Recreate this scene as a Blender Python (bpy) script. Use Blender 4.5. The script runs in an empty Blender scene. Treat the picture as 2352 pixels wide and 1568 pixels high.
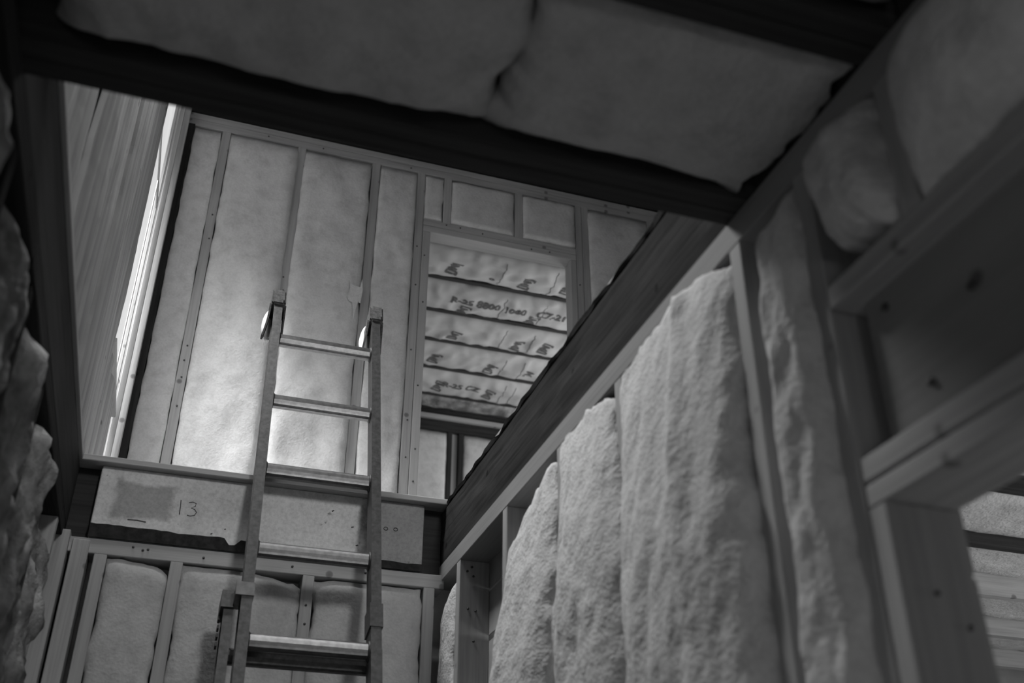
import bpy, bmesh, math, random
from mathutils import Vector, Matrix, noise

sc = bpy.context.scene
EYE = 1.22                      # camera height above the lower floor; builders take z relative to the eye
random.seed(4)

# ------------------------------------------------------------------ camera
cam_d = bpy.data.cameras.new('camera')
cam = bpy.data.objects.new('camera', cam_d)
sc.collection.objects.link(cam)
sc.camera = cam
yaw, pit, rol = math.radians(18.281), math.radians(30.707), math.radians(0.198)
Fw = Vector((math.sin(yaw)*math.cos(pit), math.cos(yaw)*math.cos(pit), math.sin(pit)))
Rt = Vector((math.cos(yaw), -math.sin(yaw), 0.0))
Up = Rt.cross(Fw)
R2 = Rt*math.cos(rol) + Up*math.sin(rol)
U2 = -Rt*math.sin(rol) + Up*math.cos(rol)
m = Matrix((R2, U2, -Fw)).transposed().to_4x4()
m.translation = Vector((0, 0, EYE))
cam.matrix_world = m
cam_d.sensor_width = 36.0
cam_d.lens = 36.0*2406.3/2352.0
cam_d.clip_start = 0.05
cam_d.dof.use_dof = True
cam_d.dof.focus_distance = 4.0
cam_d.dof.aperture_fstop = 2.6

# ------------------------------------------------------------------ world, light, exposure
w = bpy.data.worlds.new('overcast_sky'); sc.world = w; w.use_nodes = True
bgn = w.node_tree.nodes['Background']
bgn.inputs['Color'].default_value = (0.86, 0.86, 0.86, 1)
bgn.inputs['Strength'].default_value = 1.0
sc.view_settings.view_transform = 'Standard'
sc.view_settings.look = 'None'
sc.view_settings.exposure = 0.0
sc.view_settings.gamma = 1.0
sc.view_settings.use_curve_mapping = False

def area(name, loc, target, sx, sy, power, spread=180):
    d = bpy.data.lights.new(name, 'AREA'); d.shape = 'RECTANGLE'; d.size = sx; d.size_y = sy
    d.energy = power; d.spread = math.radians(spread); d.color = (1, 1, 1)
    o = bpy.data.objects.new(name, d); sc.collection.objects.link(o)
    o.location = (loc[0], loc[1], loc[2] + EYE)
    dv = Vector(target) - Vector(loc)
    o.rotation_euler = dv.to_track_quat('-Z', 'Y').to_euler()
    return o
# daylight through the windows of each room, plus added lamps out of view: steep bright sky over the left window, the rest softer
area('daylight_left_window', (-1.00, 3.93, 3.75), (0.25, 4.02, 1.39), 0.55, 0.8, 33, 50)
area('added_high_daylight', (-0.40, 3.02, 3.42), (0.86, 1.9, 0.9), 0.5, 0.8, 56, 115)  # unseen source added to brighten the right-wall batts
area('daylight_rear_window', (1.0, -2.0, 3.15), (0.4, 3.3, 0.7), 0.5, 0.7, 12.5, 76)
area('daylight_far_room', (3.6, 6.2, 2.6), (1.9, 6.2, 3.4), 1.2, 1.2, 22)
area('daylight_side_room', (3.9, 1.2, 0.2), (2.2, 2.6, 0.9), 1.3, 1.2, 30)
area('fill_lower_left', (-0.46, 0.35, -0.25), (0.86, 0.6, 0.35), 0.4, 0.55, 1.0)  # fill lamp added left of the viewer for header and ceiling
area('fill_behind_viewer', (0.07, -2.95, -0.2), (0.4, 1.2, 0.6), 0.8, 0.8, 4.2)  # fill lamp added behind the viewer for the faces turned this way
sc.cycles.max_bounces = 6; sc.cycles.diffuse_bounces = 4; sc.cycles.glossy_bounces = 2
sc.cycles.use_adaptive_sampling = True; sc.cycles.adaptive_threshold = 0.04

# ------------------------------------------------------------------ materials
def new_mat(name):
    mt = bpy.data.materials.new(name); mt.use_nodes = True
    nt = mt.node_tree; b = nt.nodes['Principled BSDF']
    return mt, nt, b
def g(v): return (v, v, v, 1)
def nnode(nt, scale, detail=4, rough=0.55, vec=None, mapscale=None):
    n = nt.nodes.new('ShaderNodeTexNoise')
    n.inputs['Scale'].default_value = scale; n.inputs['Detail'].default_value = detail; n.inputs['Roughness'].default_value = rough
    tc = nt.nodes.new('ShaderNodeTexCoord')
    if mapscale:
        mp = nt.nodes.new('ShaderNodeMapping'); mp.inputs['Scale'].default_value = mapscale
        nt.links.new(tc.outputs['Object'], mp.inputs['Vector']); nt.links.new(mp.outputs['Vector'], n.inputs['Vector'])
    else:
        nt.links.new(tc.outputs['Object'], n.inputs['Vector'])
    return n
def ramp(nt, src, stops):
    r = nt.nodes.new('ShaderNodeValToRGB'); e = r.color_ramp.elements
    while len(e) < len(stops): e.new(0.5)
    for i, (p, v) in enumerate(stops): e[i].position = p; e[i].color = g(v)
    nt.links.new(src, r.inputs['Fac']); return r
def mul(nt, a, b, fac=1.0):
    x = nt.nodes.new('ShaderNodeMixRGB'); x.blend_type = 'MULTIPLY'; x.inputs['Fac'].default_value = fac
    nt.links.new(a, x.inputs['Color1']); nt.links.new(b, x.inputs['Color2']); return x
def bump(nt, b, src, strength, dist):
    n = nt.nodes.new('ShaderNodeBump'); n.inputs['Strength'].default_value = strength; n.inputs['Distance'].default_value = dist
    nt.links.new(src, n.inputs['Height'])
    prev = b.inputs['Normal'].links
    if prev: nt.links.new(prev[0].from_socket, n.inputs['Normal'])
    nt.links.new(n.outputs['Normal'], b.inputs['Normal'])
def m_insul(name, v, coarse=0.010, fine=0.004, lo=0.84, hi=1.08, sc1=16):
    mt, nt, b = new_mat(name); b.inputs['Roughness'].default_value = 1.0; b.inputs['Specular IOR Level'].default_value = 0.05
    n1 = nnode(nt, sc1, 3, 0.6); n2 = nnode(nt, 110, 1, 0.6)
    r = ramp(nt, n1.outputs['Fac'], [(0.28, v*lo), (0.5, v), (0.72, v*hi)])
    r2 = ramp(nt, n2.outputs['Fac'], [(0.3, 0.9), (0.7, 1.0)])
    nt.links.new(mul(nt, r.outputs['Color'], r2.outputs['Color']).outputs['Color'], b.inputs['Base Color'])
    n3 = nnode(nt, 34, 2, 0.65)
    bump(nt, b, n3.outputs['Fac'], 0.5, coarse); bump(nt, b, n2.outputs['Fac'], 0.5, fine)
    return mt
def m_wood(name, v, axis, contrast=0.22, rough=0.75, knots=True, spec=0.2, bmp=0.25, scl=70):
    mt, nt, b = new_mat(name); b.inputs['Roughness'].default_value = rough; b.inputs['Specular IOR Level'].default_value = spec
    st = {'x': (0.035, 1, 1), 'y': (1, 0.035, 1), 'z': (1, 1, 0.035)}[axis]
    n1 = nnode(nt, scl, 3, 0.6, mapscale=st); n0 = nnode(nt, 5, 1, 0.5, mapscale=tuple(max(c, 0.3) for c in st))
    r = ramp(nt, n1.outputs['Fac'], [(0.25, v*(1-contrast)), (0.5, v), (0.78, v*(1+contrast*0.7))])
    r0 = ramp(nt, n0.outputs['Fac'], [(0.3, 0.8), (0.7, 1.05)])
    c = mul(nt, r.outputs['Color'], r0.outputs['Color'])
    if knots:
        vo = nt.nodes.new('ShaderNodeTexVoronoi'); vo.inputs['Scale'].default_value = 9.0
        tc = nt.nodes.new('ShaderNodeTexCoord'); nt.links.new(tc.outputs['Object'], vo.inputs['Vector'])
        rk = ramp(nt, vo.outputs['Distance'], [(0.0, 0.25), (0.09, 0.45), (0.13, 1.0)])
        c = mul(nt, c.outputs['Color'], rk.outputs['Color'], 0.85)
    nt.links.new(c.outputs['Color'], b.inputs['Base Color'])
    bump(nt, b, n1.outputs['Fac'], bmp, 0.004)
    return mt
def m_plain(name, v, rough=0.6, metal=0.0, var=0.12, scale=30, spec=0.4, bmp=0.0):
    mt, nt, b = new_mat(name); b.inputs['Roughness'].default_value = rough; b.inputs['Metallic'].default_value = metal
    b.inputs['Specular IOR Level'].default_value = spec
    n1 = nnode(nt, scale, 3, 0.6)
    r = ramp(nt, n1.outputs['Fac'], [(0.3, v*(1-var)), (0.7, v*(1+var))])
    nt.links.new(r.outputs['Color'], b.inputs['Base Color'])
    if bmp: bump(nt, b, n1.outputs['Fac'], bmp, 0.003)
    return mt

M_INS = m_insul('glass_wool', 0.66)
M_INSF = m_insul('glass_wool_smooth', 0.64, 0.004, 0.002)
M_INSL = m_insul('glass_wool_shaded', 0.44, 0.004, 0.002)  # shaded copy of the wool: lower wall's weaker light put into the colour
M_INSD = m_insul('glass_wool_shaded_dusty', 0.28, 0.012, 0.004, 0.3, 1.9, 9)  # left wall's dim light put into the colour; the far scrap's dust too
M_INSC = m_insul('glass_wool_ceiling', 0.52, 0.010, 0.003)
NEW = {a: m_wood('pine_'+a, 0.42, a) for a in 'xyz'}
PALE = {a: m_wood('pale_pine_'+a, 0.46, a, 0.12, knots=False) for a in 'xyz'}
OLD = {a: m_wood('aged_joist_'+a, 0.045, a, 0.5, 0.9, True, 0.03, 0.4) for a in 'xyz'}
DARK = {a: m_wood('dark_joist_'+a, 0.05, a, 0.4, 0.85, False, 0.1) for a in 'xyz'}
ROUGH = m_wood('rough_sawn_board', 0.40, 'z', 0.5, 0.9, True, 0.1, 0.8, 16)
M_PANEL = None
def m_panel():
    mt, nt, b = new_mat('weathered_panel'); b.inputs['Roughness'].default_value = 0.85; b.inputs['Specular IOR Level'].default_value = 0.15
    n1 = nnode(nt, 7, 6, 0.65); n2 = nnode(nt, 90, 3, 0.7); n3 = nnode(nt, 26, 5, 0.6)
    r = ramp(nt, n1.outputs['Fac'], [(0.3, 0.56), (0.5, 0.74), (0.7, 0.80)])
    r2 = ramp(nt, n2.outputs['Fac'], [(0.25, 0.75), (0.6, 1.0)])
    r3 = ramp(nt, n3.outputs['Fac'], [(0.26, 0.35), (0.33, 1.0)])
    c = mul(nt, mul(nt, r.outputs['Color'], r2.outputs['Color']).outputs['Color'], r3.outputs['Color'])
    # a darker patch; right joist's shade painted over the mottled end, soft edged
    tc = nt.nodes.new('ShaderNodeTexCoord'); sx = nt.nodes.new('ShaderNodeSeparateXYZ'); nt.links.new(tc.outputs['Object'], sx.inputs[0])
    def mth(op, a, b_=None):
        n = nt.nodes.new('ShaderNodeMath'); n.operation = op
        for k, q in enumerate((a, b_)):
            if q is None: continue
            if isinstance(q, (int, float)): n.inputs[k].default_value = q
            else: nt.links.new(q, n.inputs[k])
        return n.outputs[0]
    dx = mth('DIVIDE', mth('ABSOLUTE', mth('ADD', sx.outputs['X'], 0.388)), 0.096)
    dz = mth('DIVIDE', mth('ABSOLUTE', mth('ADD', sx.outputs['Z'], -0.012)), 0.068)
    dm = mth('ADD', mth('MAXIMUM', dx, dz), mth('MULTIPLY', mth('ADD', n1.outputs['Fac'], -0.5), 0.8))
    rs = ramp(nt, dm, [(0.0, 0.62), (0.80, 0.60), (1.0, 1.0)])
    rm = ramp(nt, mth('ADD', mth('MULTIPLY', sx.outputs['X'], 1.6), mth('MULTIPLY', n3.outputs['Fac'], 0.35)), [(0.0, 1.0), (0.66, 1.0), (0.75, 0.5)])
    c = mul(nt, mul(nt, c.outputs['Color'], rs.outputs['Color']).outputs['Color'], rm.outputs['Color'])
    nt.links.new(c.outputs['Color'], b.inputs['Base Color']); bump(nt, b, n2.outputs['Fac'], 0.3, 0.003)
    return mt
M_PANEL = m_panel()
M_TAR = m_plain('black_tar_paper', 0.03, 0.9, 0, 0.4, 40, 0.1, 0.5)
M_KRAFT = m_plain('kraft_paper', 0.50, 0.55, 0, 0.10, 6, 0.3, 0.15)
M_INK = m_plain('printing_ink', 0.14, 0.8, 0, 0.2, 60, 0.1)
M_PENCIL = m_plain('pencil', 0.10, 0.9, 0, 0.2, 60, 0.1)
M_ALU = m_plain('worn_aluminium', 0.18, 0.42, 1.0, 0.22, 45, 0.5, 0.12)
M_ALUD = m_plain('dull_aluminium', 0.075, 0.5, 0.55, 0.3, 60, 0.4, 0.2)
M_RUB = m_plain('grey_rubber', 0.085, 0.8, 0, 0.5, 70, 0.2, 0.4)
M_WHITE = m_plain('white_pad', 0.75, 0.7, 0, 0.05, 20, 0.2)
M_FLOOR = m_plain('plywood_floor', 0.38, 0.8, 0, 0.15, 8, 0.2)
M_GYP = m_plain('bare_sheathing', 0.40, 0.9, 0, 0.12, 10, 0.1)
M_HDR = m_wood('header_board', 0.25, 'y', 0.1, 0.8, True, 0.15)
M_PLATE = m_wood('plate_pine', 0.31, 'y', 0.12, knots=False)
M_NAIL = m_plain('nail_head', 0.06, 0.6, 0.3, 0.2, 50)
def m_glass():
    mt, nt, b = new_mat('window_glass'); nt.nodes.remove(b)
    t = nt.nodes.new('ShaderNodeBsdfTransparent'); gl = nt.nodes.new('ShaderNodeBsdfGlossy'); gl.inputs['Roughness'].default_value = 0.02
    n = nnode(nt, 3, 2); r = ramp(nt, n.outputs['Fac'], [(0.3, 0.94), (0.7, 0.98)])
    nt.links.new(r.outputs['Color'], t.inputs['Color'])
    mx = nt.nodes.new('ShaderNodeMixShader'); mx.inputs['Fac'].default_value = 0.06
    nt.links.new(t.outputs[0], mx.inputs[1]); nt.links.new(gl.outputs[0], mx.inputs[2])
    nt.links.new(mx.outputs[0], nt.nodes['Material Output'].inputs['Surface'])
    return mt
M_GLASS = m_glass()

# ------------------------------------------------------------------ builders
def link(o, parent=None):
    sc.collection.objects.link(o)
    if parent is not None:
        wp = Vector((0, 0, 0)); q = parent
        while q is not None: wp += q.location; q = q.parent
        o.parent = parent; o.location = o.location - wp
    return o
def empty(name, x, y, z, kind=None, label=None, cat=None, group=None):
    o = bpy.data.objects.new(name, None); o.empty_display_size = 0.1
    o.location = (x, y, z + EYE); sc.collection.objects.link(o)
    tag(o, label, cat, group, kind); return o
def tag(o, label=None, cat=None, group=None, kind=None):
    if label: o['label'] = label
    if cat: o['category'] = cat
    if group: o['group'] = group
    if kind: o['kind'] = kind
    return o
def from_bm(name, bm, mat, loc, parent=None, smooth=False):
    me = bpy.data.meshes.new(name); bmesh.ops.recalc_face_normals(bm, faces=bm.faces); bm.to_mesh(me); bm.free()
    if smooth:
        for p in me.polygons: p.use_smooth = True
    me.materials.append(mat)
    o = bpy.data.objects.new(name, me); o.location = (loc[0], loc[1], loc[2] + EYE)
    return link(o, parent)
def box(name, x0, x1, y0, y1, z0, z1, mat, parent=None, bev=0.002):
    cx, cy, cz = (x0+x1)/2, (y0+y1)/2, (z0+z1)/2
    bm = bmesh.new(); bmesh.ops.create_cube(bm, size=1)
    for v in bm.verts: v.co = Vector((v.co.x*(x1-x0), v.co.y*(y1-y0), v.co.z*(z1-z0)))
    if bev: bmesh.ops.bevel(bm, geom=list(bm.edges), offset=bev, segments=1, affect='EDGES')
    return from_bm(name, bm, mat, (cx, cy, cz), parent)
AX = {'x': Vector((1, 0, 0)), 'y': Vector((0, 1, 0)), 'z': Vector((0, 0, 1)), '-x': Vector((-1, 0, 0)), '-y': Vector((0, -1, 0)), '-z': Vector((0, 0, -1))}
def fbm(p, o=4): return noise.fractal(p, 0.9, 2.1, o, noise_basis='PERLIN_ORIGINAL')

class Batt:
    """surface of an insulation batt: u across, v along, n out of the bay"""
    def __init__(s, origin, u, v, n, W, L, bulge=0.03, rec=0.02, p=5, pv=30, amp=0.008, freq=9.0, edge=0.006, seed=0, skew=0.0, fn=None, wr=0.0, depth=0.085, fine=0.0, taper=0.0):
        s.o = Vector(origin); s.u = AX[u]; s.v = AX[v]; s.n = AX[n]; s.W = W; s.L = L
        s.bulge = bulge; s.rec = rec; s.p = p; s.pv = pv; s.amp = amp; s.freq = freq; s.edge = edge; s.seed = seed; s.skew = skew; s.fn = fn; s.wr = wr; s.depth = depth; s.fine = fine; s.taper = taper
    def pt(s, a, b):
        # a, b in 0..1
        q = Vector((a*s.W*s.freq, b*s.L*s.freq*0.55, s.seed*7.31))
        ea = max(0.0, 1 - abs(2*a-1)**s.p); eb = max(0.0, 1 - abs(2*b-1)**s.pv)
        if s.taper: eb = 0.10 + 0.90*min(1.0, (1-b)*s.L/s.taper)**0.8
        e = (ea*eb)**0.6 if not s.taper else ea**0.6*eb
        sk = 1 + s.skew*(2*a-1)
        wv = -s.rec + (s.bulge*sk + s.rec)*e
        wv += s.amp*fbm(q)*(0.25 + 0.75*e)
        if s.fine: wv += s.fine*fbm(Vector((q.x*3.4, q.y*2.0, q.z)) + Vector((3, 1, 9)), 4)*(0.3+0.7*e)
        if s.wr:
            k = 1 - abs(noise.noise(Vector((a*s.W*5 + b*s.L*7, (b*s.L*2.2 - a*s.W*9)*0.8, s.seed*3.3))))*2.2
            wv += s.wr*max(0, k)*e + s.wr*0.8*noise.noise(Vector((b*s.L*14, a*s.W*5, s.seed*1.7)))*e
        uu = a*s.W; vv = b*s.L
        je = s.edge*fbm(Vector((b*s.L*11, s.seed*2.9 + (0 if a < .5 else 50), 1.1)), 4)*2
        uu += je*abs(2*a-1)**4
        jt = s.edge*fbm(Vector((a*s.W*14, s.seed*4.9 + (0 if b < .5 else 50), 5.1)), 4)*2
        vv += jt*abs(2*b-1)**40
        if s.fn: uu, vv, wv = s.fn(a, b, uu, vv, wv)
        return s.u*uu + s.v*vv + s.n*wv
    def build(s, name, nu, nv, mat, label, group=None, parent=None):
        bm = bmesh.new(); gr = []
        for j in range(nv+1):
            b = j/nv
            gr.append([bm.verts.new(s.pt(0.5-0.5*math.cos(math.pi*i/nu) if nu > 8 else i/nu, b)) for i in range(nu+1)])
        for j in range(nv):
            for i in range(nu): bm.faces.new((gr[j][i], gr[j][i+1], gr[j+1][i+1], gr[j+1][i]))
        ring = gr[0][:] + [gr[j][-1] for j in range(1, nv+1)] + gr[-1][-2::-1] + [gr[j][0] for j in range(nv-1, 0, -1)]
        back = []
        for v in ring:
            c = v.co.copy(); wv = c.dot(s.n); back.append(bm.verts.new(c - s.n*(wv + s.depth)))
        k = len(ring)
        for i in range(k): bm.faces.new((ring[i], back[i], back[(i+1) % k], ring[(i+1) % k]))
        bm.faces.new(back)
        o = from_bm(name, bm, mat, s.o, parent, True)
        if label: tag(o, label, 'insulation', group)
        return o

def tube(name, pts, rad, mat, parent=None, seg=8, base=(0, 0, 0), smooth=True):
    bm = bmesh.new(); rings = []
    for i, p in enumerate(pts):
        p = Vector(p) - Vector(base)
        d = (Vector(pts[min(i+1, len(pts)-1)]) - Vector(pts[max(i-1, 0)])).normalized()
        a = d.orthogonal().normalized() if abs(d.z) > 0.9 else d.cross(Vector((0, 0, 1))).normalized()
        b = d.cross(a)
        r = rad[i] if isinstance(rad, (list, tuple)) else rad
        rings.append([bm.verts.new(p + (a*math.cos(t) + b*math.sin(t))*r) for t in (2*math.pi*k/seg for k in range(seg))])
    for i in range(len(rings)-1):
        for k in range(seg): bm.faces.new((rings[i][k], rings[i][(k+1) % seg], rings[i+1][(k+1) % seg], rings[i+1][k]))
    bm.faces.new(rings[0][::-1]); bm.faces.new(rings[-1])
    return from_bm(name, bm, mat, base, parent, smooth)

def prism(name, outline, axis, h0, h1, mat, parent=None, base=(0, 0, 0)):
    """outline: 2D points; axis 'y': (x,z) extruded in y; axis 'x': (y,z) extruded in x"""
    bm = bmesh.new(); A = []; B = []
    for (p, q) in outline:
        if axis == 'y': a = Vector((p, h0, q)); b = Vector((p, h1, q))
        elif axis == 'x': a = Vector((h0, p, q)); b = Vector((h1, p, q))
        else: a = Vector((p, q, h0)); b = Vector((p, q, h1))
        A.append(bm.verts.new(a - Vector(base))); B.append(bm.verts.new(b - Vector(base)))
    n = len(A)
    bm.faces.new(A); bm.faces.new(B[::-1])
    for i in range(n): bm.faces.new((A[i], B[i], B[(i+1) % n], A[(i+1) % n]))
    return from_bm(name, bm, mat, base, parent)

# ------------------------------------------------------------------ key dimensions (m, z from the eye)
XR, XL = 0.86, -0.345           # faces of the right and left lower walls / stairwell sides
YN, YF = 1.35, 3.354            # near and far edges of the stairwell opening
ZJ, ZF = 1.171, 1.393           # underside of the joists, upper floor
FL = -EYE                       # lower floor
YU = 4.56                       # face of the upper back wall

# ================================================================== STRUCTURE: lower level
floor = box('floor', -1.6, 5.0, -3.0, 5.2, FL-0.05, FL, M_FLOOR, None, 0)
tag(floor, 'plywood floor of the lower level', kind='structure')

# ---- wall_right : studded wall filled with insulation, doorway at the near end
wr = empty('wall_right', XR, 2.0, FL, 'structure', 'open stud wall right of the ladder, packed with insulation')
box('top_plate', XR, XR+0.10, -0.8, 3.46, 1.112, ZJ, M_PLATE, wr)
for y0, y1 in ((3.125, 3.163), (2.645, 2.683), (2.205, 2.243), (1.84, 1.878), (1.312, 1.350), (1.098, 1.136)):
    box('stud', XR, XR+0.10, y0, y1, FL+0.04, 1.112, NEW['z'], wr)
box('bottom_plate', XR, XR+0.10, 1.06, 3.46, FL, FL+0.04, NEW['y'], wr)
for k in range(13):
    z0 = -0.75 + k*0.148
    box('sheathing_board', XR+0.100, XR+0.122, 1.06, 3.5, z0, z0+0.142 - (0.012 if k in (10,) else 0.0), M_GYP, wr)
box('sheathing_board', XR+0.100, XR+0.122, 1.06, 3.5, FL, -0.755, M_GYP, wr)
# doorway header over the near opening
hd = box('header_board', XR+0.035, XR+0.10, -0.6, 1.064, 0.588, 0.838, M_HDR, wr)
box('header_plate', XR-0.004, XR+0.11, -0.6, 1.094, 0.832, 0.872, NEW['y'], wr, 0.003)
box('header_plate', XR, XR+0.115, -0.6, 1.094, 0.556, 0.592, NEW['y'], wr, 0.003)
box('header_plate', XR, XR+0.115, -0.6, 1.094, 0.519, 0.552, NEW['y'], wr, 0.003)
box('jack_stud', XR, XR+0.115, 1.056, 1.094, FL, 0.519, NEW['z'], wr, 0.003)
for y0 in (0.877, 0.47):
    box('cripple_stud', XR, XR+0.10, y0, y0+0.038, 0.872, 1.112, NEW['z'], wr)
box('jack_stud', XR, XR+0.115, -0.62, -0.58, FL, 1.112, NEW['z'], wr)
for (y, z) in ((1.02, 0.80), (0.86, 0.735), (0.965, 0.652), (0.75, 0.69)):
    tube('bolt_head', [(XR+0.036, y, z), (XR+0.030, y, z)], 0.006, M_NAIL, wr, 10, (XR+0.035, y, z))
for (x, z) in ((XR+0.05, 0.40), (XR+0.09, 0.36), (XR+0.03, 0.2)):
    tube('nail_head', [(x, 1.057, z), (x, 1.053, z)], 0.004, M_NAIL, wr, 8, (x, 1.055, z))
for (x, z) in ((0.885, 1.075), (0.905, 1.06), (0.89, 0.955), (0.915, 0.95), (0.91, 0.855), (0.905, 0.70), (0.90, 1.09)):
    tube('nail_head', [(x, 3.126, z), (x, 3.122, z)], 0.004, M_NAIL, wr, 8, (x, 3.125, z))
box('sheathing_panel', XR+0.100, XR+0.122, -0.6, 1.06, 0.872, 1.171, M_GYP, wr)

wln = empty('wall_near', 1.0, -3.0, FL, 'structure', 'near wall of the lower level behind the viewer')
box('wall_panel', -0.5, -0.45, -3.03, -3.0, FL, ZF-0.022, M_GYP, wln); box('wall_panel', -0.449, 0.599, -3.03, -3.0, FL, -0.55, M_GYP, wln); box('wall_panel', -0.449, 0.599, -3.03, -3.0, 0.15, ZF-0.022, M_GYP, wln); box('wall_panel', 0.6, 4.7, -3.03, -3.0, FL, ZF-0.022, M_GYP, wln)  # opening between the panels added to go with the fill lamp
box('wall_panel', XR+0.0, XR+0.1, -3.0, -0.62, FL, ZF-0.022, M_GYP, wln)
# ---- wall_back : lower wall under the far edge
wb = empty('wall_back', 0.25, YF, FL, 'structure', 'open stud wall behind the ladder on the lower level')
box('top_plate', -0.42, 0.87, YF, YF+0.10, 1.083, 1.130, NEW['x'], wb)
for x0 in (-0.244, -0.017, 0.397, 0.80):
    box('stud', x0, x0+0.038, YF, YF+0.10, FL, 1.083, NEW['z'], wb)
box('stud', -0.312, -0.262, YF-0.012, YF+0.10, FL, 1.12, NEW['z'], wb)
box('stud', -0.372, -0.322, YF-0.03, YF+0.10, FL, 1.14, NEW['z'], wb)
box('sheathing_panel', -0.45, 0.98, YF+0.10, YF+0.12, FL, 1.13, M_GYP, wb)
for (x, z) in ((-0.135, 1.115), (-0.105, 1.108), (-0.09, 1.112), (0.08, 1.104), (0.36, 1.106), (0.60, 1.110), (0.416, 0.985), (0.418, 0.925)):
    tube('nail_head', [(x, YF+0.001, z), (x, YF-0.003, z)], 0.004, M_NAIL, wb, 8, (x, YF, z))

# ---- wall_left : lower wall, very close on the left
wl = empty('wall_left', XL, 2.0, FL, 'structure', 'rough open stud wall close on the left')
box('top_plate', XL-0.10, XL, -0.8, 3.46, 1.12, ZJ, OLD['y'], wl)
for y0 in (3.16, 2.74, 2.30, 1.88, 1.45, 1.03):
    box('stud', XL-0.10, XL-0.004, y0, y0+0.04, FL, 1.12, OLD['z'] if y0 < 3 else NEW['z'], wl)
box('sheathing_panel', XL-0.13, XL-0.10, 0.56, 3.5, FL, ZF-0.022, M_GYP, wl)
box('sheathing_panel', XL-0.13, XL-0.10, -3.0, 0.14, FL, ZF-0.022, M_GYP, wl)
box('sheathing_panel', XL-0.13, XL-0.10, 0.14, 0.56, FL, -0.53, M_GYP, wl)  # below an opening added for the left fill lamp
box('sheathing_panel', XL-0.13, XL-0.10, 0.14, 0.56, 0.03, ZF-0.022, M_GYP, wl)

# ---- ceiling : joists around the stairwell opening
ce = empty('ceiling', 0.25, 1.2, ZJ, 'structure', 'dark floor joists framing the stairwell opening overhead')
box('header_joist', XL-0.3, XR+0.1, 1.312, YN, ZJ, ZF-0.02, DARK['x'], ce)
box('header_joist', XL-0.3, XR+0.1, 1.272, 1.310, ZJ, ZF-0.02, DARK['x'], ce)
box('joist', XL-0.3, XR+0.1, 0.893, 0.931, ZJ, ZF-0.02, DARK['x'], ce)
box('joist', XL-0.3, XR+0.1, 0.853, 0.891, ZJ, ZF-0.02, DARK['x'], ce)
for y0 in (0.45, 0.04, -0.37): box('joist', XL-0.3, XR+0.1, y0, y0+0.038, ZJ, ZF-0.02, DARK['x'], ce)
for y0, y1 in ((0.935, 1.268), (0.49, 0.85), (0.08, 0.448)): box('light_stop_block', XR+0.02, XR+0.06, y0, y1, ZJ+0.001, ZF-0.022, DARK['y'], ce)  # filler added to stop side-room light leaking into the joist bays
# right trimmer: big aged beam with a wandering top edge
bm = bmesh.new(); N = 60; prof = []
for i in range(N+1):
    y = YN + (3.40-YN)*i/N
    e = 0.004*fbm(Vector((y*6, 1.3, 0)), 4); f = 0.006*fbm(Vector((y*4, 7.3, 0)), 4)
    sec = [(XR+0.004, ZJ), (XR+0.002+f*0.6, ZJ+0.03), (XR+0.001-f, ZJ+0.085), (XR+0.003+f, ZJ+0.14), (XR+0.0+e, ZF-0.032+e), (XR+0.008+e, ZF-0.022+e), (XR+0.05, ZF-0.022), (XR+0.05, ZJ)]
    prof.append([bm.verts.new(Vector((x, y, z)) - Vector((XR, 2.4, ZJ))) for x, z in sec])
for i in range(N):
    for k in range(8): bm.faces.new((prof[i][k], prof[i+1][k], prof[i+1][(k+1) % 8], prof[i][(k+1) % 8]))
bm.faces.new(prof[0]); bm.faces.new(prof[-1][::-1])
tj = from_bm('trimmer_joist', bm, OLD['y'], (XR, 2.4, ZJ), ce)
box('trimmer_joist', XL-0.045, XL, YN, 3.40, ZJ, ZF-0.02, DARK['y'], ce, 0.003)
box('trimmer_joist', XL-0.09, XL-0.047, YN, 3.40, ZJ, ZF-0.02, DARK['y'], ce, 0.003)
# far rim board with the pencilled number
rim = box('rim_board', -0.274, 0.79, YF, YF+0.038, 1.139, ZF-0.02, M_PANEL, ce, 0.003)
box('rim_joist', -0.40, 0.90, YF+0.04, YF+0.08, 1.139, ZF-0.02, DARK['x'], ce)
def sub(name, outline, mat, d=0.0015):
    return prism(name, outline, 'y', YF-d, YF+0.001, mat, rim_e, (0, YF, 1.25))
rim_e = rim
# ragged tar strip at the foot of the rim board
top = []; random.seed(11)
for i in range(61):
    x = -0.274 + i*(1.064/60)
    z = 1.178 - 0.012*(i/60) + 0.007*fbm(Vector((x*16, 2.2, 0)), 4)
    if 23 < i < 26: z -= 0.018
    if i > 32: z = 1.158 + 0.004*fbm(Vector((x*16, 2.2, 0)), 4)
    top.append((x, max(z, 1.141)))
sub('tar_strip', [(-0.274, 1.134), (0.79, 1.134)] + top[::-1], M_TAR, 0.004)
def stroke(name, pts, r=0.0016, mat=M_PENCIL):
    return tube(name, [(x, YF-0.0005, z) for x, z in pts], r, mat, rim, 5, (0, YF, 1.25))
stroke('pencil_mark', [(-0.018, 1.287), (-0.0165, 1.262), (-0.016, 1.238)])
stroke('pencil_mark', [(0.008, 1.281), (0.02, 1.285), (0.031, 1.281), (0.029, 1.271), (0.017, 1.264), (0.028, 1.261), (0.036, 1.252), (0.031, 1.241), (0.018, 1.237), (0.008, 1.239)])
stroke('pencil_mark', [(-0.168, 1.202), (-0.14, 1.203), (-0.112, 1.2)], 0.002)
def loop(cx, cz, r): return [(cx + r*math.cos(t), cz + r*0.8*math.sin(t)) for t in (0.2+k*6.0/10 for k in range(11))]
stroke('pencil_mark', loop(0.658, 1.272, 0.007)); stroke('pencil_mark', loop(0.692, 1.273, 0.007))
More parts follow.
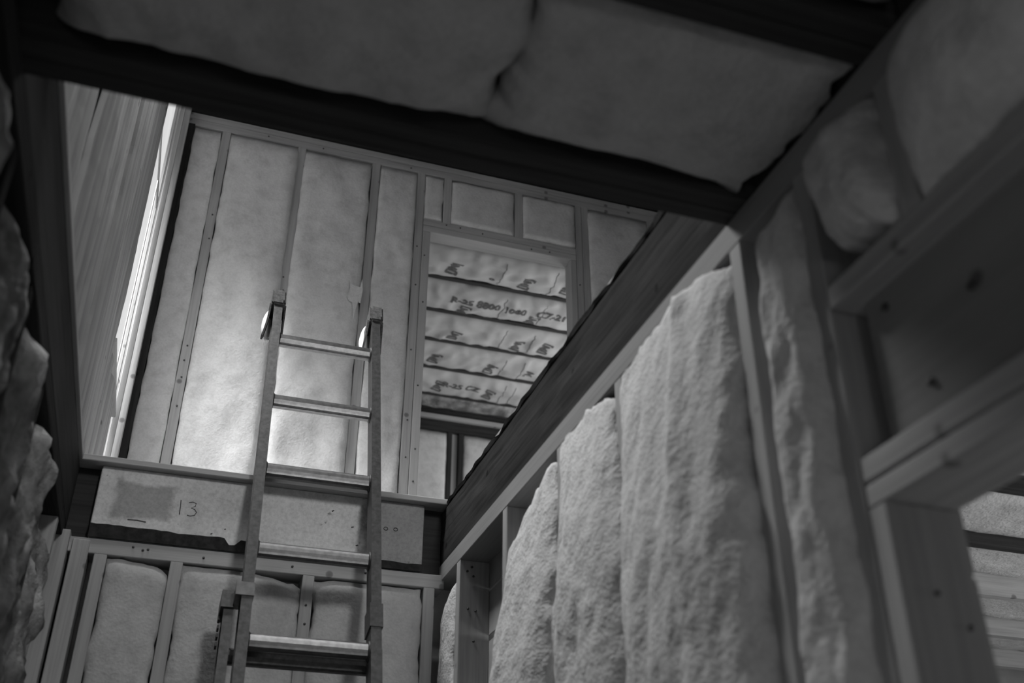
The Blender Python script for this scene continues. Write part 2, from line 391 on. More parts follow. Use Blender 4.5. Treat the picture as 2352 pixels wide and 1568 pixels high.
for (x, z, l) in ((0.13, 1.205, .012), (0.09, 1.184, .012), (0.21, 1.22, .015), (0.54, 1.262, .02), (0.56, 1.2, .02), (0.47, 1.31, .018)):
    stroke('scratch', [(x, z), (x+l*0.4, z+random.uniform(-.006, .012))], 0.002)
# subfloor edge
sf = empty('floor_upper', 1.0, 3.0, ZF, 'structure', 'subfloor of the upper level around the opening')
box('subfloor_sheet', -0.42, 1.4, YF-0.032, 4.75, ZF-0.02, ZF, NEW['x'], sf)
box('subfloor_sheet', XR+0.006, 4.7, 0.2, YF-0.034, ZF-0.02, ZF, NEW['y'], sf)
box('subfloor_sheet', 1.402, 4.7, YF-0.024, 4.75, ZF-0.02, ZF, NEW['x'], sf)
box('subfloor_sheet', -0.5, 4.7, -3.05, 0.198, ZF-0.02, ZF, NEW['x'], sf)
box('subfloor_sheet', -0.5, XR+0.004, 0.2, YN-0.004, ZF-0.02, ZF, NEW['x'], sf)
box('subfloor_sheet', -0.46, XL+0.010, YN-0.003, YF-0.025, ZF-0.02, ZF, PALE['y'], sf)
box('subfloor_sheet', 0.2, 5.0, 4.76, 9.0, ZF-0.02, ZF, NEW['x'], sf)
# ragged splinters along the right edge of the opening
bm = bmesh.new(); random.seed(3); pv = None
for i in range(90):
    y = YN+0.02 + i*0.022
    h = 0.010 + 0.008*fbm(Vector((y*9, 0, 4)), 4); o = 0.006*fbm(Vector((y*13, 3, 4)), 4)
    a = bm.verts.new((o, y-2.4, 0.0)); b = bm.verts.new((-0.004+o, y-2.4, h)); c = bm.verts.new((0.02, y-2.4, h+0.002)); d = bm.verts.new((0.02, y-2.4, 0))
    if pv:
        for k in range(4): bm.faces.new((pv[k], (a, b, c, d)[k], (a, b, c, d)[(k+1) % 4], pv[(k+1) % 4]))
    else: bm.faces.new((a, b, c, d))
    pv = (a, b, c, d)
bm.faces.new(pv[::-1])
from_bm('splintered_edge', bm, OLD['y'], (XR+0.002, 2.4, ZF-0.021), tj)

# ================================================================== STRUCTURE: upper level
wu = empty('wall_upper_back', 0.8, YU, ZF, 'structure', 'upper stud wall with a doorway, packed with insulation')
ZP = 3.862
box('top_plate', -0.384, 3.3, YU, YU+0.09, ZP, ZP+0.042, NEW['x'], wu)
box('top_plate', -0.384, 3.3, YU, YU+0.09, ZP+0.044, ZP+0.085, NEW['x'], wu)
box('bottom_plate', -0.384, 1.0, YU, YU+0.09, ZF, ZF+0.04, NEW['x'], wu)
box('stud', -0.337, -0.286, YU-0.01, YU+0.09, ZF+0.04, ZP, OLD['z'], wu)
for x0, x1 in ((-0.141, -0.096), (0.266, 0.310), (0.681, 0.727), (0.942, 0.987), (1.895, 1.934), (1.936, 1.977), (2.36, 2.40), (2.76, 2.80)):
    box('stud', x0, x1, YU, YU+0.09, ZF+0.04, ZP, NEW['z'], wu)
box('jack_stud', 0.989, 1.032, YU, YU+0.09, ZF+0.04, 3.462, PALE['z'], wu)
box('jack_stud', 1.858, 1.893, YU, YU+0.09, ZF, 3.462, PALE['z'], wu)
box('header', 0.989, 1.893, YU, YU+0.09, 3.505, 3.546, NEW['x'], wu)
box('header', 0.989, 1.893, YU, YU+0.09, 3.464, 3.503, PALE['x'], wu)
box('cripple_stud', 1.098, 1.142, YU, YU+0.09, 3.546, ZP, NEW['z'], wu)
box('cripple_stud', 1.521, 1.567, YU, YU+0.09, 3.546, ZP, NEW['z'], wu)
box('sheathing_panel', -0.384, 0.985, YU+0.09, YU+0.102, ZF, ZP+0.08, M_GYP, wu)
box('sheathing_panel', 0.986, 1.895, YU+0.09, YU+0.102, 3.47, ZP+0.08, M_GYP, wu)
box('sheathing_panel', 1.896, 3.3, YU+0.09, YU+0.102, ZF, ZP+0.08, M_GYP, wu)
random.seed(21)
for (x, z) in ((-0.115, 3.3), (-0.11, 3.15), (-0.118, 2.52), (-0.12, 2.44), (-0.118, 2.35), (-0.115, 2.2), (0.28, 3.0), (0.288, 2.92), (0.96, 3.35), (0.965, 3.1), (0.962, 2.7), (0.965, 2.3), (0.967, 2.1), (1.005, 3.3), (1.01, 3.0), (1.008, 2.5), (1.012, 2.15), (1.01, 1.98), (1.2, 3.53), (1.33, 3.52), (1.62, 3.48), (1.73, 3.485), (1.12, 3.53), (1.91, 3.3), (0.1, 3.89), (0.4, 3.885), (0.9, 3.88)):
    tube('nail_head', [(x, YU+0.001, z), (x, YU-0.003, z)], 0.0045, M_NAIL, wu, 8, (x, YU, z))

# ---- upper left wall: rough vertical boards, then the window
wul = empty('wall_upper_left', -0.36, 3.0, ZF, 'structure', 'upper wall of rough vertical boards left of the opening')
XB = -0.36
def rough_board(y0, y1, z0, z1, seed, th=0.028, amp=0.022, dx=0.0, shape=None):
    bm = bmesh.new(); n = 46; secs = []
    for i in range(n+1):
        t = i/n; z = z0 + (z1-z0)*t
        a = y0 + amp*fbm(Vector((z*2.1, seed*3.7, 0)), 5); b = y1 + amp*fbm(Vector((z*2.1, seed*3.7+20, 0)), 5)
        if shape: a, b = shape(z, a, b)
        row = []
        for k in range(7):
            s = k/6; y = a + (b-a)*s
            x = 0.006*fbm(Vector((y*9, z*1.6, seed)), 4) + 0.010*(1-(2*s-1)**4) - 0.010
            row.append(bm.verts.new(Vector((x, y-(y0+y1)/2, z-z0))))
        row.append(bm.verts.new(Vector((-th, b-(y0+y1)/2, z-z0)))); row.append(bm.verts.new(Vector((-th, a-(y0+y1)/2, z-z0))))
        secs.append(row)
    for i in range(n):
        for k in range(9): bm.faces.new((secs[i][k], secs[i][(k+1) % 9], secs[i+1][(k+1) % 9], secs[i+1][k]))
    bm.faces.new(secs[0][::-1]); bm.faces.new(secs[-1])
    return from_bm('rough_board', bm, ROUGH, (XB+dx, (y0+y1)/2, z0), wul)
ZT = 3.95
for i, (y0, y1, dx) in enumerate(((1.05, 1.43, 0.0), (1.44, 1.80, 0.012), (1.81, 2.16, -0.004), (2.175, 2.55, 0.014), (2.565, 2.90, 0.0), (2.915, 3.27, 0.014))):
    rough_board(y0, y1, ZF+0.001, 2.98 if y0 > 2.8 else ZT, i+1, dx=dx)
w2 = empty('added_high_window', XB, 3.02, 2.98, 'structure', 'unseen high window added to the upper left wall')  # added out of view so daylight reaches the right wall
box('sill', XB-0.06, XB+0.03, 2.82, 3.27, 2.984, 3.0, PALE['y'], w2)
def shp(z, a, b):
    e = 0.03*fbm(Vector((z*11, 4.4, 0)), 5)
    return a, b + e
rough_board(3.275, 3.62, ZF+0.001, ZT, 9, dx=0.004, amp=0.01, shape=shp)
def shp2(z, a, b):
    return a, b + 0.02*fbm(Vector((z*13, 8.4, 0)), 5)
rough_board(3.63, 3.765, ZF+0.001, ZT, 10, dx=0.0, amp=0.004, shape=shp2)
for i, (y0, y1, z1) in enumerate(((3.77, 3.95, 2.03), (3.955, 4.13, 2.02), (4.135, 4.36, 2.03))):
    rough_board(y0, y1, ZF+0.001, z1, 12+i, dx=0.004*(i % 2), amp=0.012)
box('sheathing_panel', XB-0.055, XB-0.032, 1.0, 2.74, ZF, ZT, M_GYP, wul)
box('sheathing_panel', XB-0.055, XB-0.032, 2.74, 3.28, ZF, 2.98, M_GYP, wul)
box('sheathing_panel', XB-0.055, XB-0.032, 3.28, 3.5, ZF, ZT, M_GYP, wul)
box('corner_post', -0.384, -0.338, 4.44, 4.55, ZF, ZT, NEW['z'], wul)
wn = empty('window_1', XB-0.01, 4.05, 2.03, 'structure', 'narrow bright window seen edge-on on the left')
box('sash_stile', -0.384, -0.369, 4.350, 4.372, 2.03, ZT, NEW['z'], wn)
box('jamb', -0.364, -0.338, 4.385, 4.41, 1.80, ZT, PALE['z'], wn)
box('casing', -0.346, -0.312, 4.435, 4.47, ZF, ZT, NEW['z'], wn)
box('sash_bar', -0.372, -0.366, 4.12, 4.124, 2.03, 3.12, PALE['z'], wn)
box('sill', -0.39, -0.35, 3.70, 4.37, 2.012, 2.032, PALE['y'], wn)
box('pane', -0.3705, -0.3685, 3.70, 4.35, 2.033, 3.12, M_GLASS, wn, 0)
box('pane', -0.3705, -0.3685, 3.70, 4.35, 3.14, ZT, M_GLASS, wn, 0)
box('sash_rail', -0.374, -0.366, 3.70, 4.35, 3.12, 3.14, PALE['y'], wn)

# ---- the rest of the upper shell, out of view
wun = empty('wall_upper_near', 1.0, -2.0, ZF, 'structure', 'near wall of the upper level')
box('wall_panel', -0.5, 0.3, -2.05, -2.02, ZF, ZT, M_GYP, wun); box('wall_panel', 1.7, 3.6, -2.05, -2.02, ZF, ZT, M_GYP, wun)
box('wall_panel', 0.3, 1.7, -2.05, -2.02, ZF, ZF+0.7, M_GYP, wun)
wur = box('wall_upper_right', 3.3, 3.35, -2.02, 4.65, ZF, ZT, OLD['z'], None, 0); tag(wur, 'right wall of the upper level', kind='structure')
box('sheathing_panel', XB-0.055, XB-0.032, -2.02, 0.998, ZF, ZT, M_GYP, wul)
cu = box('ceiling_upper', -0.386, 3.4, -2.05, 4.66, ZT+0.01, ZT+0.05, OLD['x'], None, 0); tag(cu, 'ceiling of the upper level', kind='structure')

# ---- far room behind the doorway
cf = empty('ceiling_far', 2.0, 6.3, 3.96, 'structure', 'joists of the far room ceiling seen through the doorway')
FJ = [4.90, 5.31, 5.71, 6.115, 6.515, 6.925, 7.36]
for y in FJ: box('joist', 0.3, 3.9, y-0.02, y+0.02, 3.975, 4.16, DARK['x'], cf)
box('roof_sheet', 0.2, 4.0, 4.65, 8.0, 4.16, 4.18, M_GYP, cf)
wf = empty('wall_far', 2.0, 7.6, ZF, 'structure', 'end wall of the far room seen through the doorway')
box('top_plate', 0.3, 3.9, 7.58, 7.70, 3.78, 3.86, OLD['x'], wf)
box('top_plate', 0.3, 3.9, 7.56, 7.70, 3.875, 3.91, NEW['x'], wf)
box('top_plate', 0.3, 3.9, 7.60, 7.70, 3.915, 3.975, DARK['x'], wf)
for x0, x1 in ((1.955, 1.995), (2.05, 2.092), (1.2, 1.24), (2.5, 2.54)): box('stud', x0, x1, 7.60, 7.70, ZF, 3.78, OLD['z'], wf)
box('sheathing_panel', 0.2, 4.0, 7.70, 7.72, ZF, 4.16, M_GYP, wf)
box('stud', 1.997, 2.048, 7.63, 7.70, ZF, 3.78, PALE['z'], wf)
wfl = box('wall_far_side', 0.25, 0.28, 4.67, 7.70, ZF, 4.16, M_GYP, None, 0); tag(wfl, 'side wall of the far room', kind='structure')

# ---- side room beyond the right doorway
cs = empty('ceiling_side', 2.5, 3.0, ZJ, 'structure', 'joists of the side room ceiling seen through the right doorway')
SJ = [1.82, 2.215, 2.62, 3.06, 3.50, 3.92]
for i, y in enumerate(SJ): box('joist', 1.0, 4.6, y-0.02, y+0.02, ZJ, ZF-0.022, (DARK if i < 3 else NEW)['x'], cs)  # nearer joists' shade put into the colour by using darker wood
wsb = box('wall_side_back', 0.98, 4.7, 4.35, 4.4, FL, ZF-0.03, M_GYP, None, 0); tag(wsb, 'back wall of the side room', kind='structure')
wsr = box('wall_side_right', 4.65, 4.7, -3.0, 4.34, FL, ZF-0.03, M_GYP, None, 0); tag(wsr, 'right wall of the side room', kind='structure')

# ================================================================== INSULATION
G1 = 'batts between the studs of the upper back wall'
def upper(x0, x1, z0, z1, seed, label, bulge=0.018, amp=0.010, skew=0.0, nu=16, nv=60, fn=None):
    return Batt((x0, YU+0.004, z0), 'x', 'z', '-y', x1-x0, z1-z0, bulge, 0.004, 10, 40, amp, 7, 0.003, seed, skew, fn, 0, 0.07, 0.003).build('insulation_batt', nu, nv, M_INSF, label, G1)
upper(-0.284, -0.143, ZF+0.04, ZP-0.012, 1, 'narrow insulation batt beside the window corner on upper wall', 0.002, 0.006)
upper(-0.094, 0.272, ZF+0.04, ZP-0.004, 2, 'brightly lit wide insulation batt behind the ladder\'s left rail top', 0.028, 0.012, 0.2)
upper(0.306, 0.679, ZF+0.04, ZP-0.010, 3, 'insulation batt seen between the upper ladder rails', 0.026, 0.014)
upper(0.729, 0.940, ZF+0.04, ZP-0.004, 4, 'insulation batt left of the upper doorway, behind ladder\'s right rail', 0.016, 0.012)
upper(0.989, 1.096, 3.548, ZP-0.006, 5, 'smallest narrow insulation batt above doorway\'s left corner', 0.006, 0.004, nv=16, nu=10)
upper(1.142, 1.519, 3.548, ZP-0.008, 6, 'square insulation batt above the middle of the upper doorway', 0.018, 0.008, nv=20)
upper(1.569, 1.893, 3.548, ZP-0.006, 7, 'square insulation batt above the doorway\'s right corner', 0.022, 0.008, nv=20)
upper(1.972, 2.362, ZF+0.04, ZP-0.006, 8, 'insulation batt right of the upper doorway, cut off by the beam', 0.020, 0.010)
# torn paper flap on the third stud
flap = prism('paper_flap', [(0.606, 2.93), (0.618, 2.985), (0.612, 3.03), (0.628, 3.0), (0.668, 2.995), (0.675, 3.05), (0.682, 2.98), (0.676, 2.9), (0.664, 2.91), (0.655, 2.86), (0.648, 2.80), (0.64, 2.86), (0.634, 2.90), (0.62, 2.905)], 'y', YU-0.042, YU-0.036, M_INSF, None, (0.64, YU-0.04, 2.93))
tag(flap, 'small torn paper flap hanging by the third stud between ladder rails', 'paper flap')

G2 = 'batts between the studs of the lower back wall'
def lower(x0, x1, seed, label, bulge, z1=1.076, fn=None, amp=0.008):
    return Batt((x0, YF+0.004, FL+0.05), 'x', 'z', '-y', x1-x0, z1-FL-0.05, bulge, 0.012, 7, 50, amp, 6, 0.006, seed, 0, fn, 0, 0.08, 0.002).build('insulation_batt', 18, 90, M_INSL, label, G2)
def sag(a, b, u, v, wv):
    if b > 0.9: v -= 0.035*max(0, (a-0.55)/0.45)**2*((b-0.9)/0.1)
    return u, v, wv
def wide_low(a, b, u, v, wv):
    k = max(0.0, 0.86-b)
    return u + k*0.07*(2*a-1), v, wv + k*0.04
lower(-0.206, -0.019, 31, 'leftmost insulation batt under the numbered board', 0.012, fn=lambda a, b, u, v, w: sag(a, b, *wide_low(a, b, u, v, w)))
lower(0.021, 0.396, 32, 'insulation batt behind the ladder\'s lower left rail', 0.012, fn=sag)
lower(0.436, 0.798, 33, 'insulation batt behind the ladder\'s lower right rail', 0.012)

G3 = 'bulging batts of the right wall'
def right(y0, y1, z0, z1, seed, label, bulge, amp=0.014, skew=0.0, fn=None, nu=48, nv=190, p=4, rec=0.008, pv=45, edge=0.008, fine=0.0045, freq=11, taper=0.0):
    # u runs from far to near so that skew > 0 swells the near side
    return Batt((XR, y1, z0), '-y', 'z', '-x', y1-y0, z1-z0, bulge, rec, p, pv, amp, freq, edge, seed, skew, fn, 0, 0.08, fine, taper).build('insulation_batt', nu, nv, M_INS, label, G3)
ZB = FL+0.06
right(3.165, 3.345, ZB, 1.06, 41, 'short pale insulation batt in the far right corner below the beam', 0.012, 0.008, nu=20, fn=lambda a, b, u, v, w: (u, v - (0.10*(1-a)**1.5)*(b > 0.8)*(b-0.8)/0.2, w))
def f1(a, b, u, v, w):
    low = max(0.0, 0.94-b)
    u -= 0.10*(1-a)*min(1, low*3.2)             # far edge flares over the bare bay lower down
    if b > 0.93: v -= (0.16*(1-a)**1.3 + 0.04*a*a)*(b-0.93)/0.07
    w += 0.035*min(1, low*4)
    return u, v, w
right(2.245, 2.62, ZB, 1.128, 42, 'farthest of the three big bulging right-wall batts, beside the bare stud', 0.040, 0.010, 0.0, f1, taper=0.5)
def f2(a, b, u, v, w):
    if b > 0.94: v -= 0.045*a**3*(b-0.94)/0.06
    else: u += 0.07*a**4*min(1, (0.94-b)*8)
    return u, v, w
right(1.88, 2.235, ZB, 1.131, 43, 'middle of the three big bulging right-wall batts', 0.055, 0.010, 0.2, f2, taper=0.5)
def f3(a, b, u, v, w):
    if b > 0.95: v -= 0.05*max(0, a-0.75)/0.25*(b-0.95)/0.05
    w += 0.016*math.exp(-((a-0.62-0.25*(1-b)*1.2)/0.05)**2)*(b > 0.6)*(b-0.6)/0.4
    return u, v, w
right(1.356, 1.865, ZB, 1.134, 44, 'nearest and widest bulging right-wall batt, left of dark gap', 0.062, 0.011, 0.2, f3, 54, taper=0.5)
def f5(a, b, u, v, w):
    return u - 0.03*(1-a)*(1-b), v - (0.05*(1-a)*(b-0.95)/0.05 if b > 0.95 else 0), w + 0.02*(1-b)
right(1.130, 1.224, ZB, 1.10, 45, 'slim bulging insulation batt just right of the dark gap', 0.036, 0.007, -0.35, f5, 30, p=5, fine=0.005)
def f6(a, b, u, v, w):
    k = 1-b
    return u + 0.09*(1-a)*k*k*0.6, v + 0.03*(1-a)*k, w
right(0.917, 1.094, 0.876, 1.105, 46, 'rounded batt above the doorway header, left of the cripple stud', 0.050, 0.010, 0.0, f6, 30, 50, p=2.4, pv=5, fine=0.008)
right(0.51, 0.872, 0.876, 1.105, 47, 'blurred swelling batt at the upper right edge of view', 0.080, 0.008, -0.1, None, 30, 40, p=2.6, pv=3, fine=0.002)

G4 = 'ragged batts of the left wall'
def left(y0, y1, z0, z1, seed, label, bulge, mat=M_INSD, amp=0.03, edge=0.018, fn=None):
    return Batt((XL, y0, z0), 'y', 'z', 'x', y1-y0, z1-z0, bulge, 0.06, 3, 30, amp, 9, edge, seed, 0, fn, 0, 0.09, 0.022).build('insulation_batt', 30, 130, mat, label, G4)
left(2.785, 3.155, FL, 1.02, 51, 'ragged batt low on the left edge, below the beam\'s far end', 0.01)
left(2.345, 2.735, FL, 1.10, 52, 'torn batt on the left edge, midway down the near wall', 0.012)
left(1.925, 2.295, FL, 1.11, 53, 'torn dark batt on the left edge, above the midway one', 0.012)
left(1.49, 1.875, FL, 1.11, 54, 'blurred torn batt at left edge beside the beam\'s near end', 0.012)
left(1.07, 1.445, FL, 1.11, 55, 'blurred dark batt in the upper left corner', 0.010)

G5 = 'sagging batts between the ceiling joists'
def ceil(x0, x1, y0, y1, seed, label, bulge, amp=0.012, fn=None, pu=3.0, pv=10, mat=M_INSC):
    return Batt((x0, y0, ZJ), 'x', 'y', '-z', x1-x0, y1-y0, bulge, 0.05, pv, pu, amp, 7, 0.012, seed, 0, fn, 0, 0.12, 0.002).build('insulation_batt', 60, 40, mat, label, G5)
ceil(-0.30, 0.372, 0.936, 1.266, 61, 'left sagging batt overhead, above the opening\'s left half', 0.020, 0.018)
ceil(0.368, 0.857, 0.936, 1.268, 62, 'right sagging batt overhead, tapering to the right plate', 0.016, 0.014, fn=lambda a, b, u, v, w: (u, v, w*(1-0.75*a**4)))
ceil(-0.30, 0.857, 0.495, 0.848, 63, 'batt overhead along the very top of view', 0.02, 0.014)

# kraft faced batts of the far room
G6 = 'kraft faced batts of the far room ceiling'
def text_mesh(body, size):
    cu_ = bpy.data.curves.new('t', 'FONT'); cu_.body = body; cu_.size = size; cu_.align_x = 'CENTER'; cu_.align_y = 'CENTER'; cu_.resolution_u = 2; cu_.offset = size*0.035
    ob = bpy.data.objects.new('t', cu_); sc.collection.objects.link(ob)
    dg = bpy.context.evaluated_depsgraph_get(); me = bpy.data.meshes.new_from_object(ob.evaluated_get(dg))
    vs = [v.co.copy() for v in me.vertices]; fs = [tuple(p.vertices) for p in me.polygons]
    bpy.data.objects.remove(ob); bpy.data.curves.remove(cu_); bpy.data.meshes.remove(me)
    return vs, fs
def kraft(i, prints, label):
    y0, y1 = FJ[i]+0.030, FJ[i+1]-0.030
    x0, x1 = 0.35, 3.4
    W, L = y1-y0, x1-x0
    bt = Batt((x0, y0, 3.975), 'y', 'x', '-z', W, L, 0.03, 0.02, 3.4, 60, 0.006, 5, 0.005, 70+i, 0, None, 0.016, 0.12, 0.0)
    o = bt.build('kraft_faced_batt', 24, 150, M_KRAFT, label, G6)
    for (body, px, fy, size, ang) in prints:
        vs, fs = text_mesh(body, size); bm = bmesh.new(); ca, sa = math.cos(ang), math.sin(ang); bad = False
        nv = []
        for v in vs:
            # seen from below: mirror across x
            xx, yy = -v.x, v.y
            dx = xx*ca - yy*sa; dy = xx*sa + yy*ca
            a = min(max((fy*W + dy)/W, 0.02), 0.98); b = (px - x0 + dx)/L
            q = bt.pt(a, b); q.z -= 0.0035; nv.append(bm.verts.new(q))
        for f in fs:
            try: bm.faces.new([nv[k] for k in f])
            except ValueError: pass
        from_bm('printed_mark', bm, M_INK, bt.o, o)
    # stapled seams across the facing
    for px in (1.62 + 0.13*i, 2.05 + 0.06*i):
        bm = bmesh.new(); pv = None
        for k in range(15):
            a = 0.12 + 0.76*k/14; b = (px - x0 + 0.012*fbm(Vector((k*0.5, i*3.1, px)), 3))/L
            q = bt.pt(a, b); q.z -= 0.002
            e = (bm.verts.new(q + Vector((-0.0022, 0, 0))), bm.verts.new(q + Vector((0.0022, 0, 0))))
            if pv: bm.faces.new((pv[0], pv[1], e[1], e[0]))
            pv = e
        from_bm('crease', bm, M_INK, bt.o, o)
    return o
R90 = math.pi*0.55
kraft(0, [('JM', 1.30, 0.55, 0.085, R90), ('JM', 1.75, 0.55, 0.085, R90)], 'kraft faced batt just inside the upper doorway head, mostly hidden')
kraft(1, [('[JM]', 1.42, 0.55, 0.085, R90), ('[JM]', 1.93, 0.62, 0.085, R90), ('[JM]', 2.22, 0.52, 0.085, R90), ('o', 1.70, 0.72, 0.07, 0)], 'topmost kraft faced ceiling batt clearly seen through the doorway')
kraft(2, [('R-25 8800', 1.68, 0.42, 0.085, math.pi), ('1080', 1.97, 0.45, 0.085, math.pi), ('[JM]', 2.12, 0.72, 0.085, R90), ('CZ-21', 2.24, 0.42, 0.085, math.pi), ('[JM]', 1.62, 0.8, 0.085, R90)], 'second kraft faced ceiling batt down, with a row of printed numbers')
kraft(3, [('[JM]', 1.65, 0.6, 0.085, R90), ('[JM]', 2.13, 0.6, 0.085, R90), ('[JM]', 2.34, 0.5, 0.085, R90)], 'third kraft faced ceiling batt seen through the doorway')
kraft(4, [('[JM]', 1.60, 0.5, 0.085, R90), ('[JM]', 2.05, 0.6, 0.085, R90), ('JM', 2.36, 0.5, 0.085, R90)], 'fourth kraft faced ceiling batt seen through the doorway')
kraft(5, [('[JM]', 1.74, 0.5, 0.085, R90), ('R-25 CZ', 1.92, 0.38, 0.085, math.pi), ('[JM]', 2.16, 0.55, 0.085, R90)], 'farthest kraft faced ceiling batt seen through the doorway')
lb = Batt((0.35, FJ[6]+0.02, 3.99), 'y', 'x', '-z', 0.21, 3.0, 0.02, 0.02, 4, 60, 0.012, 8, 0.008, 90, 0, None, 0.01, 0.1).build('insulation_batt', 16, 120, M_INSD, 'narrow dusty batt scrap over the far room\'s end plate')
G7 = 'batts of the far room end wall'
Batt((1.24, 7.604, ZF), 'x', 'z', '-y', 0.714, 3.775-ZF, 0.01, 0.01, 12, 60, 0.008, 4, 0.003, 91, 0, None, 0, 0.08).build('insulation_batt', 14, 50, M_INSF, 'smooth insulation of the far end wall, left of paired studs', G7)
Batt((2.093, 7.604, ZF), 'x', 'z', '-y', 0.405, 3.775-ZF, 0.015, 0.01, 8, 60, 0.01, 5, 0.004, 92, 0, None, 0, 0.08).build('insulation_batt', 14, 50, M_INSF, 'smooth insulation of the far end wall, right of paired studs', G7)

# side room ceiling batts
G8 = 'batts of the side room ceiling'
names = ['uppermost pale batt glimpsed through the right doorway', 'bright ragged batt second from top through the right doorway', 'batt above the bare joist through the right doorway', 'fourth batt down through the right doorway', 'lowest batt through the right doorway']
for i in range(5):
    y0, y1 = SJ[i]+0.022, SJ[i+1]-0.022
    Batt((1.02, y0, ZJ+0.085), 'y', 'x', '-z', y1-y0, 3.5, (0.07, 0.085, 0.03, 0.03, 0.03)[i], 0.02, 5, 60, 0.012, 8, 0.012, 95+i, 0, None, 0, 0.08, 0.004).build('insulation_batt', 20, 110, M_INS, names[i], G8)

# ================================================================== LADDER
P0 = Vector((0.2274, 3.477, 2.0053)); ST = Vector((0, -0.1011, -0.3055)); up = -ST.normalized(); X = Vector((1, 0, 0)); nrm = X.cross(up).normalized()
if nrm.y > 0: nrm = -nrm            # towards the viewer's side
RL = 0.349; stp = ST.length
foot_i = (P0.z - FL)/0.3055
foot = P0 + ST*foot_i
lad = bpy.data.objects.new('extension_ladder', None); lad.location = (foot.x+RL/2, foot.y, 0.0); sc.collection.objects.link(lad)
tag(lad, 'aluminium extension ladder leaning up through the stairwell opening', 'ladder')
def L3(x, a, n):      # ladder coordinates: x across from the left inner face, a up from the first rung, n outwards
    return P0 + X*x + up*a + nrm*n
def sweep(name, sec, a0, a1, mat, bev=0.0):
    """sec: list of (x, n) ; extruded along the ladder"""
    bm = bmesh.new(); b0 = L3(0, a0, 0)
    A = [bm.verts.new(L3(x, a0, n) - b0) for x, n in sec]; B = [bm.verts.new(L3(x, a1, n) - b0) for x, n in sec]
    k = len(A); bm.faces.new(A); bm.faces.new(B[::-1])
    for i in range(k): bm.faces.new((A[i], B[i], B[(i+1) % k], A[(i+1) % k]))
    return from_bm(name, bm, mat, b0, lad)
def ibeam(x0, wdt, n0, n1, side):
    f, t = 0.005, 0.004
    a, b = x0, x0+wdt
    if side < 0:   # web on the inner (right) face, flanges pointing outwards to the left
        return [(b, n1), (a, n1), (a, n1-f), (b-t, n1-f), (b-t, n0+f), (a, n0+f), (a, n0), (b, n0)]
    return [(a, n1), (a, n0), (b, n0), (b, n0+f), (a+t, n0+f), (a+t, n1-f), (b, n1-f), (b, n1)]
a_low = -(foot_i)*stp
bot_fly = -6.3*stp
RW = 0.032
sweep('fly_rail', ibeam(-RW, RW, -0.034, 0.034, -1), bot_fly, 0.205, M_ALUD)
sweep('fly_rail', ibeam(RL, RW, -0.034, 0.034, 1), bot_fly, 0.205, M_ALUD)
def rung(i, x0, x1, n, mat, h=0.023, w_=0.021, da=0.0):
    bm = bmesh.new(); b0 = L3(x0, -i*stp+da, n); S = 20; rings = []
    # level tread: cross-section turned to the horizontal
    for xx in (x0, x1):
        r = []
        for k in range(S):
            t = 2*math.pi*k/S; c, s = math.cos(t), math.sin(t)
            u = w_*math.copysign(abs(c)**0.6, c); v = h*math.copysign(abs(s)**0.6, s)
            rib = 0.0012 if k % 2 else 0.0
            r.append(bm.verts.new(Vector((xx-x0, -u*(1-rib/0.02), v*(1-rib/0.02)))))
        rings.append(r)
    for k in range(S): bm.faces.new((rings[0][k], rings[0][(k+1) % S], rings[1][(k+1) % S], rings[1][k]))
    bm.faces.new(rings[0][::-1]); bm.faces.new(rings[1])
    o = from_bm('rung', bm, mat, b0, lad)
    return o
def collar(i, x, n):
    c = L3(x, -i*stp, n); d = 0.005 if x > 0.1 else -0.005
    tube('rung_collar', [c, c + Vector((-d, 0, 0))], [0.032, 0.026], M_ALUD, lad, 18, c)
for i in range(0, 7):
    rung(i, 0.0, RL, 0.0, M_ALU); collar(i, 0.0, 0.0); collar(i, RL, 0.0)
# base section, wider, behind the fly section
bx = 0.014
base_top = -3.86*stp
sweep('base_rail', ibeam(-RW-bx-0.028, 0.028, -0.10, -0.03, -1), a_low, -3.52*stp, M_ALUD)
sweep('base_rail', ibeam(RL+RW-0.012, 0.028, -0.10, -0.03, 1), a_low, -3.9*stp, M_ALUD)
for i in range(4, 11):
    rung(i, -RW-bx, RL+RW-0.012, -0.066, M_ALUD, da=-0.012)
# guide brackets
def lbox(name, x0, x1, a0, a1, n0, n1, mat):
    return sweep(name, [(x0, n0), (x1, n0), (x1, n1), (x0, n1)], a0, a1, mat)
lbox('guide_bracket', -RW-0.018, 0.003, -3.60*stp, -3.46*stp, -0.04, 0.038, M_ALU)
lbox('guide_bracket', -RW-0.052, -RW-0.014, -3.62*stp, -3.44*stp, -0.105, -0.02, M_ALUD)
lbox('guide_bracket', RL-0.004, RL+RW+0.004, -3.80*stp, -3.55*stp, -0.04, 0.037, M_ALUD)
for k in range(4):
    lbox('latch_tab', -RW-0.052, -RW-0.046, (-3.66-0.09*k)*stp, (-3.62-0.09*k)*stp, -0.09, -0.07, M_RUB)
for (x, a) in ((RL+RW+0.006, -3.98*stp), (RL+RW+0.006, -3.86*stp)):
    lbox('latch_tab', x-0.004, x+0.006, a-0.008, a+0.008, -0.05, -0.03, M_ALUD)
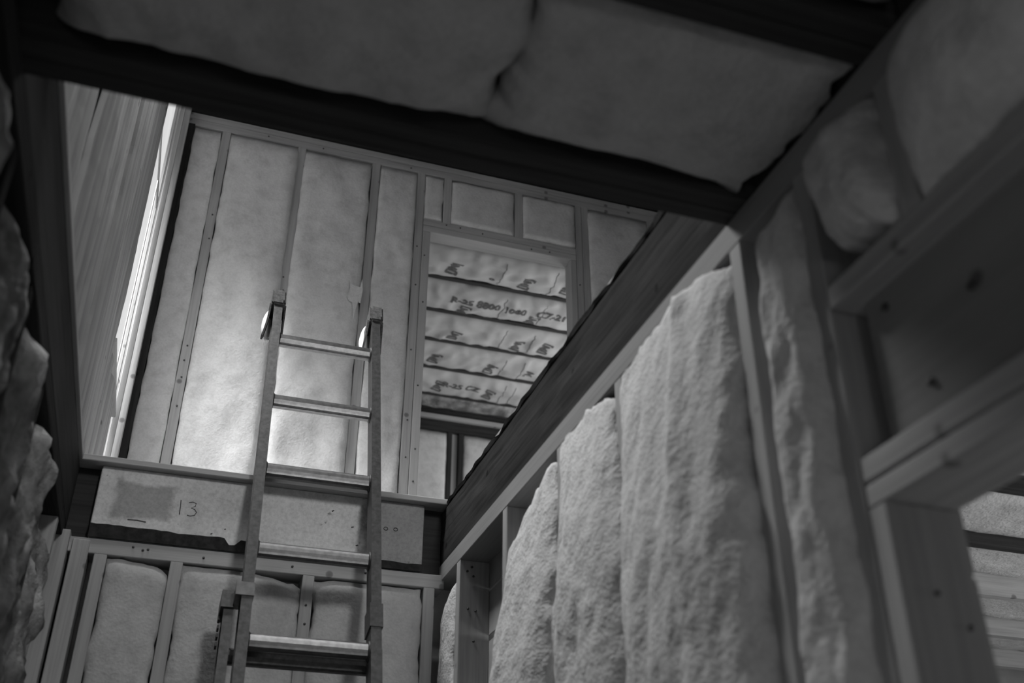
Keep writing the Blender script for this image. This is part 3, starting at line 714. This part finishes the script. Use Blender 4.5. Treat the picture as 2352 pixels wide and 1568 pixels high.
# rubber feet
for x in (-RW-bx-0.014, RL+RW+0.002):
    c = foot + X*x
    box('foot_pad', c.x-0.03, c.x+0.03, c.y-0.06, c.y+0.06, FL, FL+0.03, M_RUB, lad)
# end caps with side flaps and white pads
for x in (-RW, RL):
    cx0, cx1 = x-0.010, x+RW+0.010
    bm = bmesh.new(); b0 = L3(x, 0.17, 0)
    vs = [bm.verts.new(L3(xx, a, n) - b0) for xx in (cx0, cx1) for a in (0.160, 0.245) for n in (-0.052, 0.046)]
    bmesh.ops.convex_hull(bm, input=vs); bmesh.ops.bevel(bm, geom=list(bm.edges), offset=0.006, segments=2, affect='EDGES')
    cap = from_bm('end_cap', bm, M_RUB, b0, lad)
    for xa, xb in ((cx0-0.006, cx0+0.001), (cx1-0.001, cx1+0.005)):
        out = xa < cx0
        bm = bmesh.new(); rows = []
        for k in range(9):
            t = k/8; a = 0.18 - 0.135*t; sh = (-0.016*t*t if out else 0.0); nn0 = -0.050; nn1 = 0.020 - 0.045*t
            rows.append([bm.verts.new(L3(xx+sh, a, n) - b0) for xx, n in ((xa, nn0), (xb, nn0), (xb, nn1), (xa, nn1))])
        for k in range(8):
            for q in range(4): bm.faces.new((rows[k][q], rows[k+1][q], rows[k+1][(q+1) % 4], rows[k][(q+1) % 4]))
        bm.faces.new(rows[0]); bm.faces.new(rows[-1][::-1])
        from_bm('cap_flap', bm, M_RUB, b0, lad)
    # white pad bulging from the wall side
    bm = bmesh.new(); pts = []
    for k in range(13):
        t = k/12; a = 0.215 - 0.17*t; bul = 0.034*math.sin(math.pi*t)**0.8
        pts.append([bm.verts.new(L3(xx, a, n) - b0) for xx, n in ((cx0-0.002-bul*0.62, -0.056-0.3*bul), (cx1-0.012, -0.056-bul), (cx1-0.012, -0.044), (cx0-0.002-bul*0.62, -0.044))])
    for k in range(12):
        for q in range(4): bm.faces.new((pts[k][q], pts[k+1][q], pts[k+1][(q+1) % 4], pts[k][(q+1) % 4]))
    bm.faces.new(pts[0]); bm.faces.new(pts[-1][::-1])
    tag(from_bm('cushion_pad', bm, M_WHITE, b0, lad, True), 'white cushion pad')
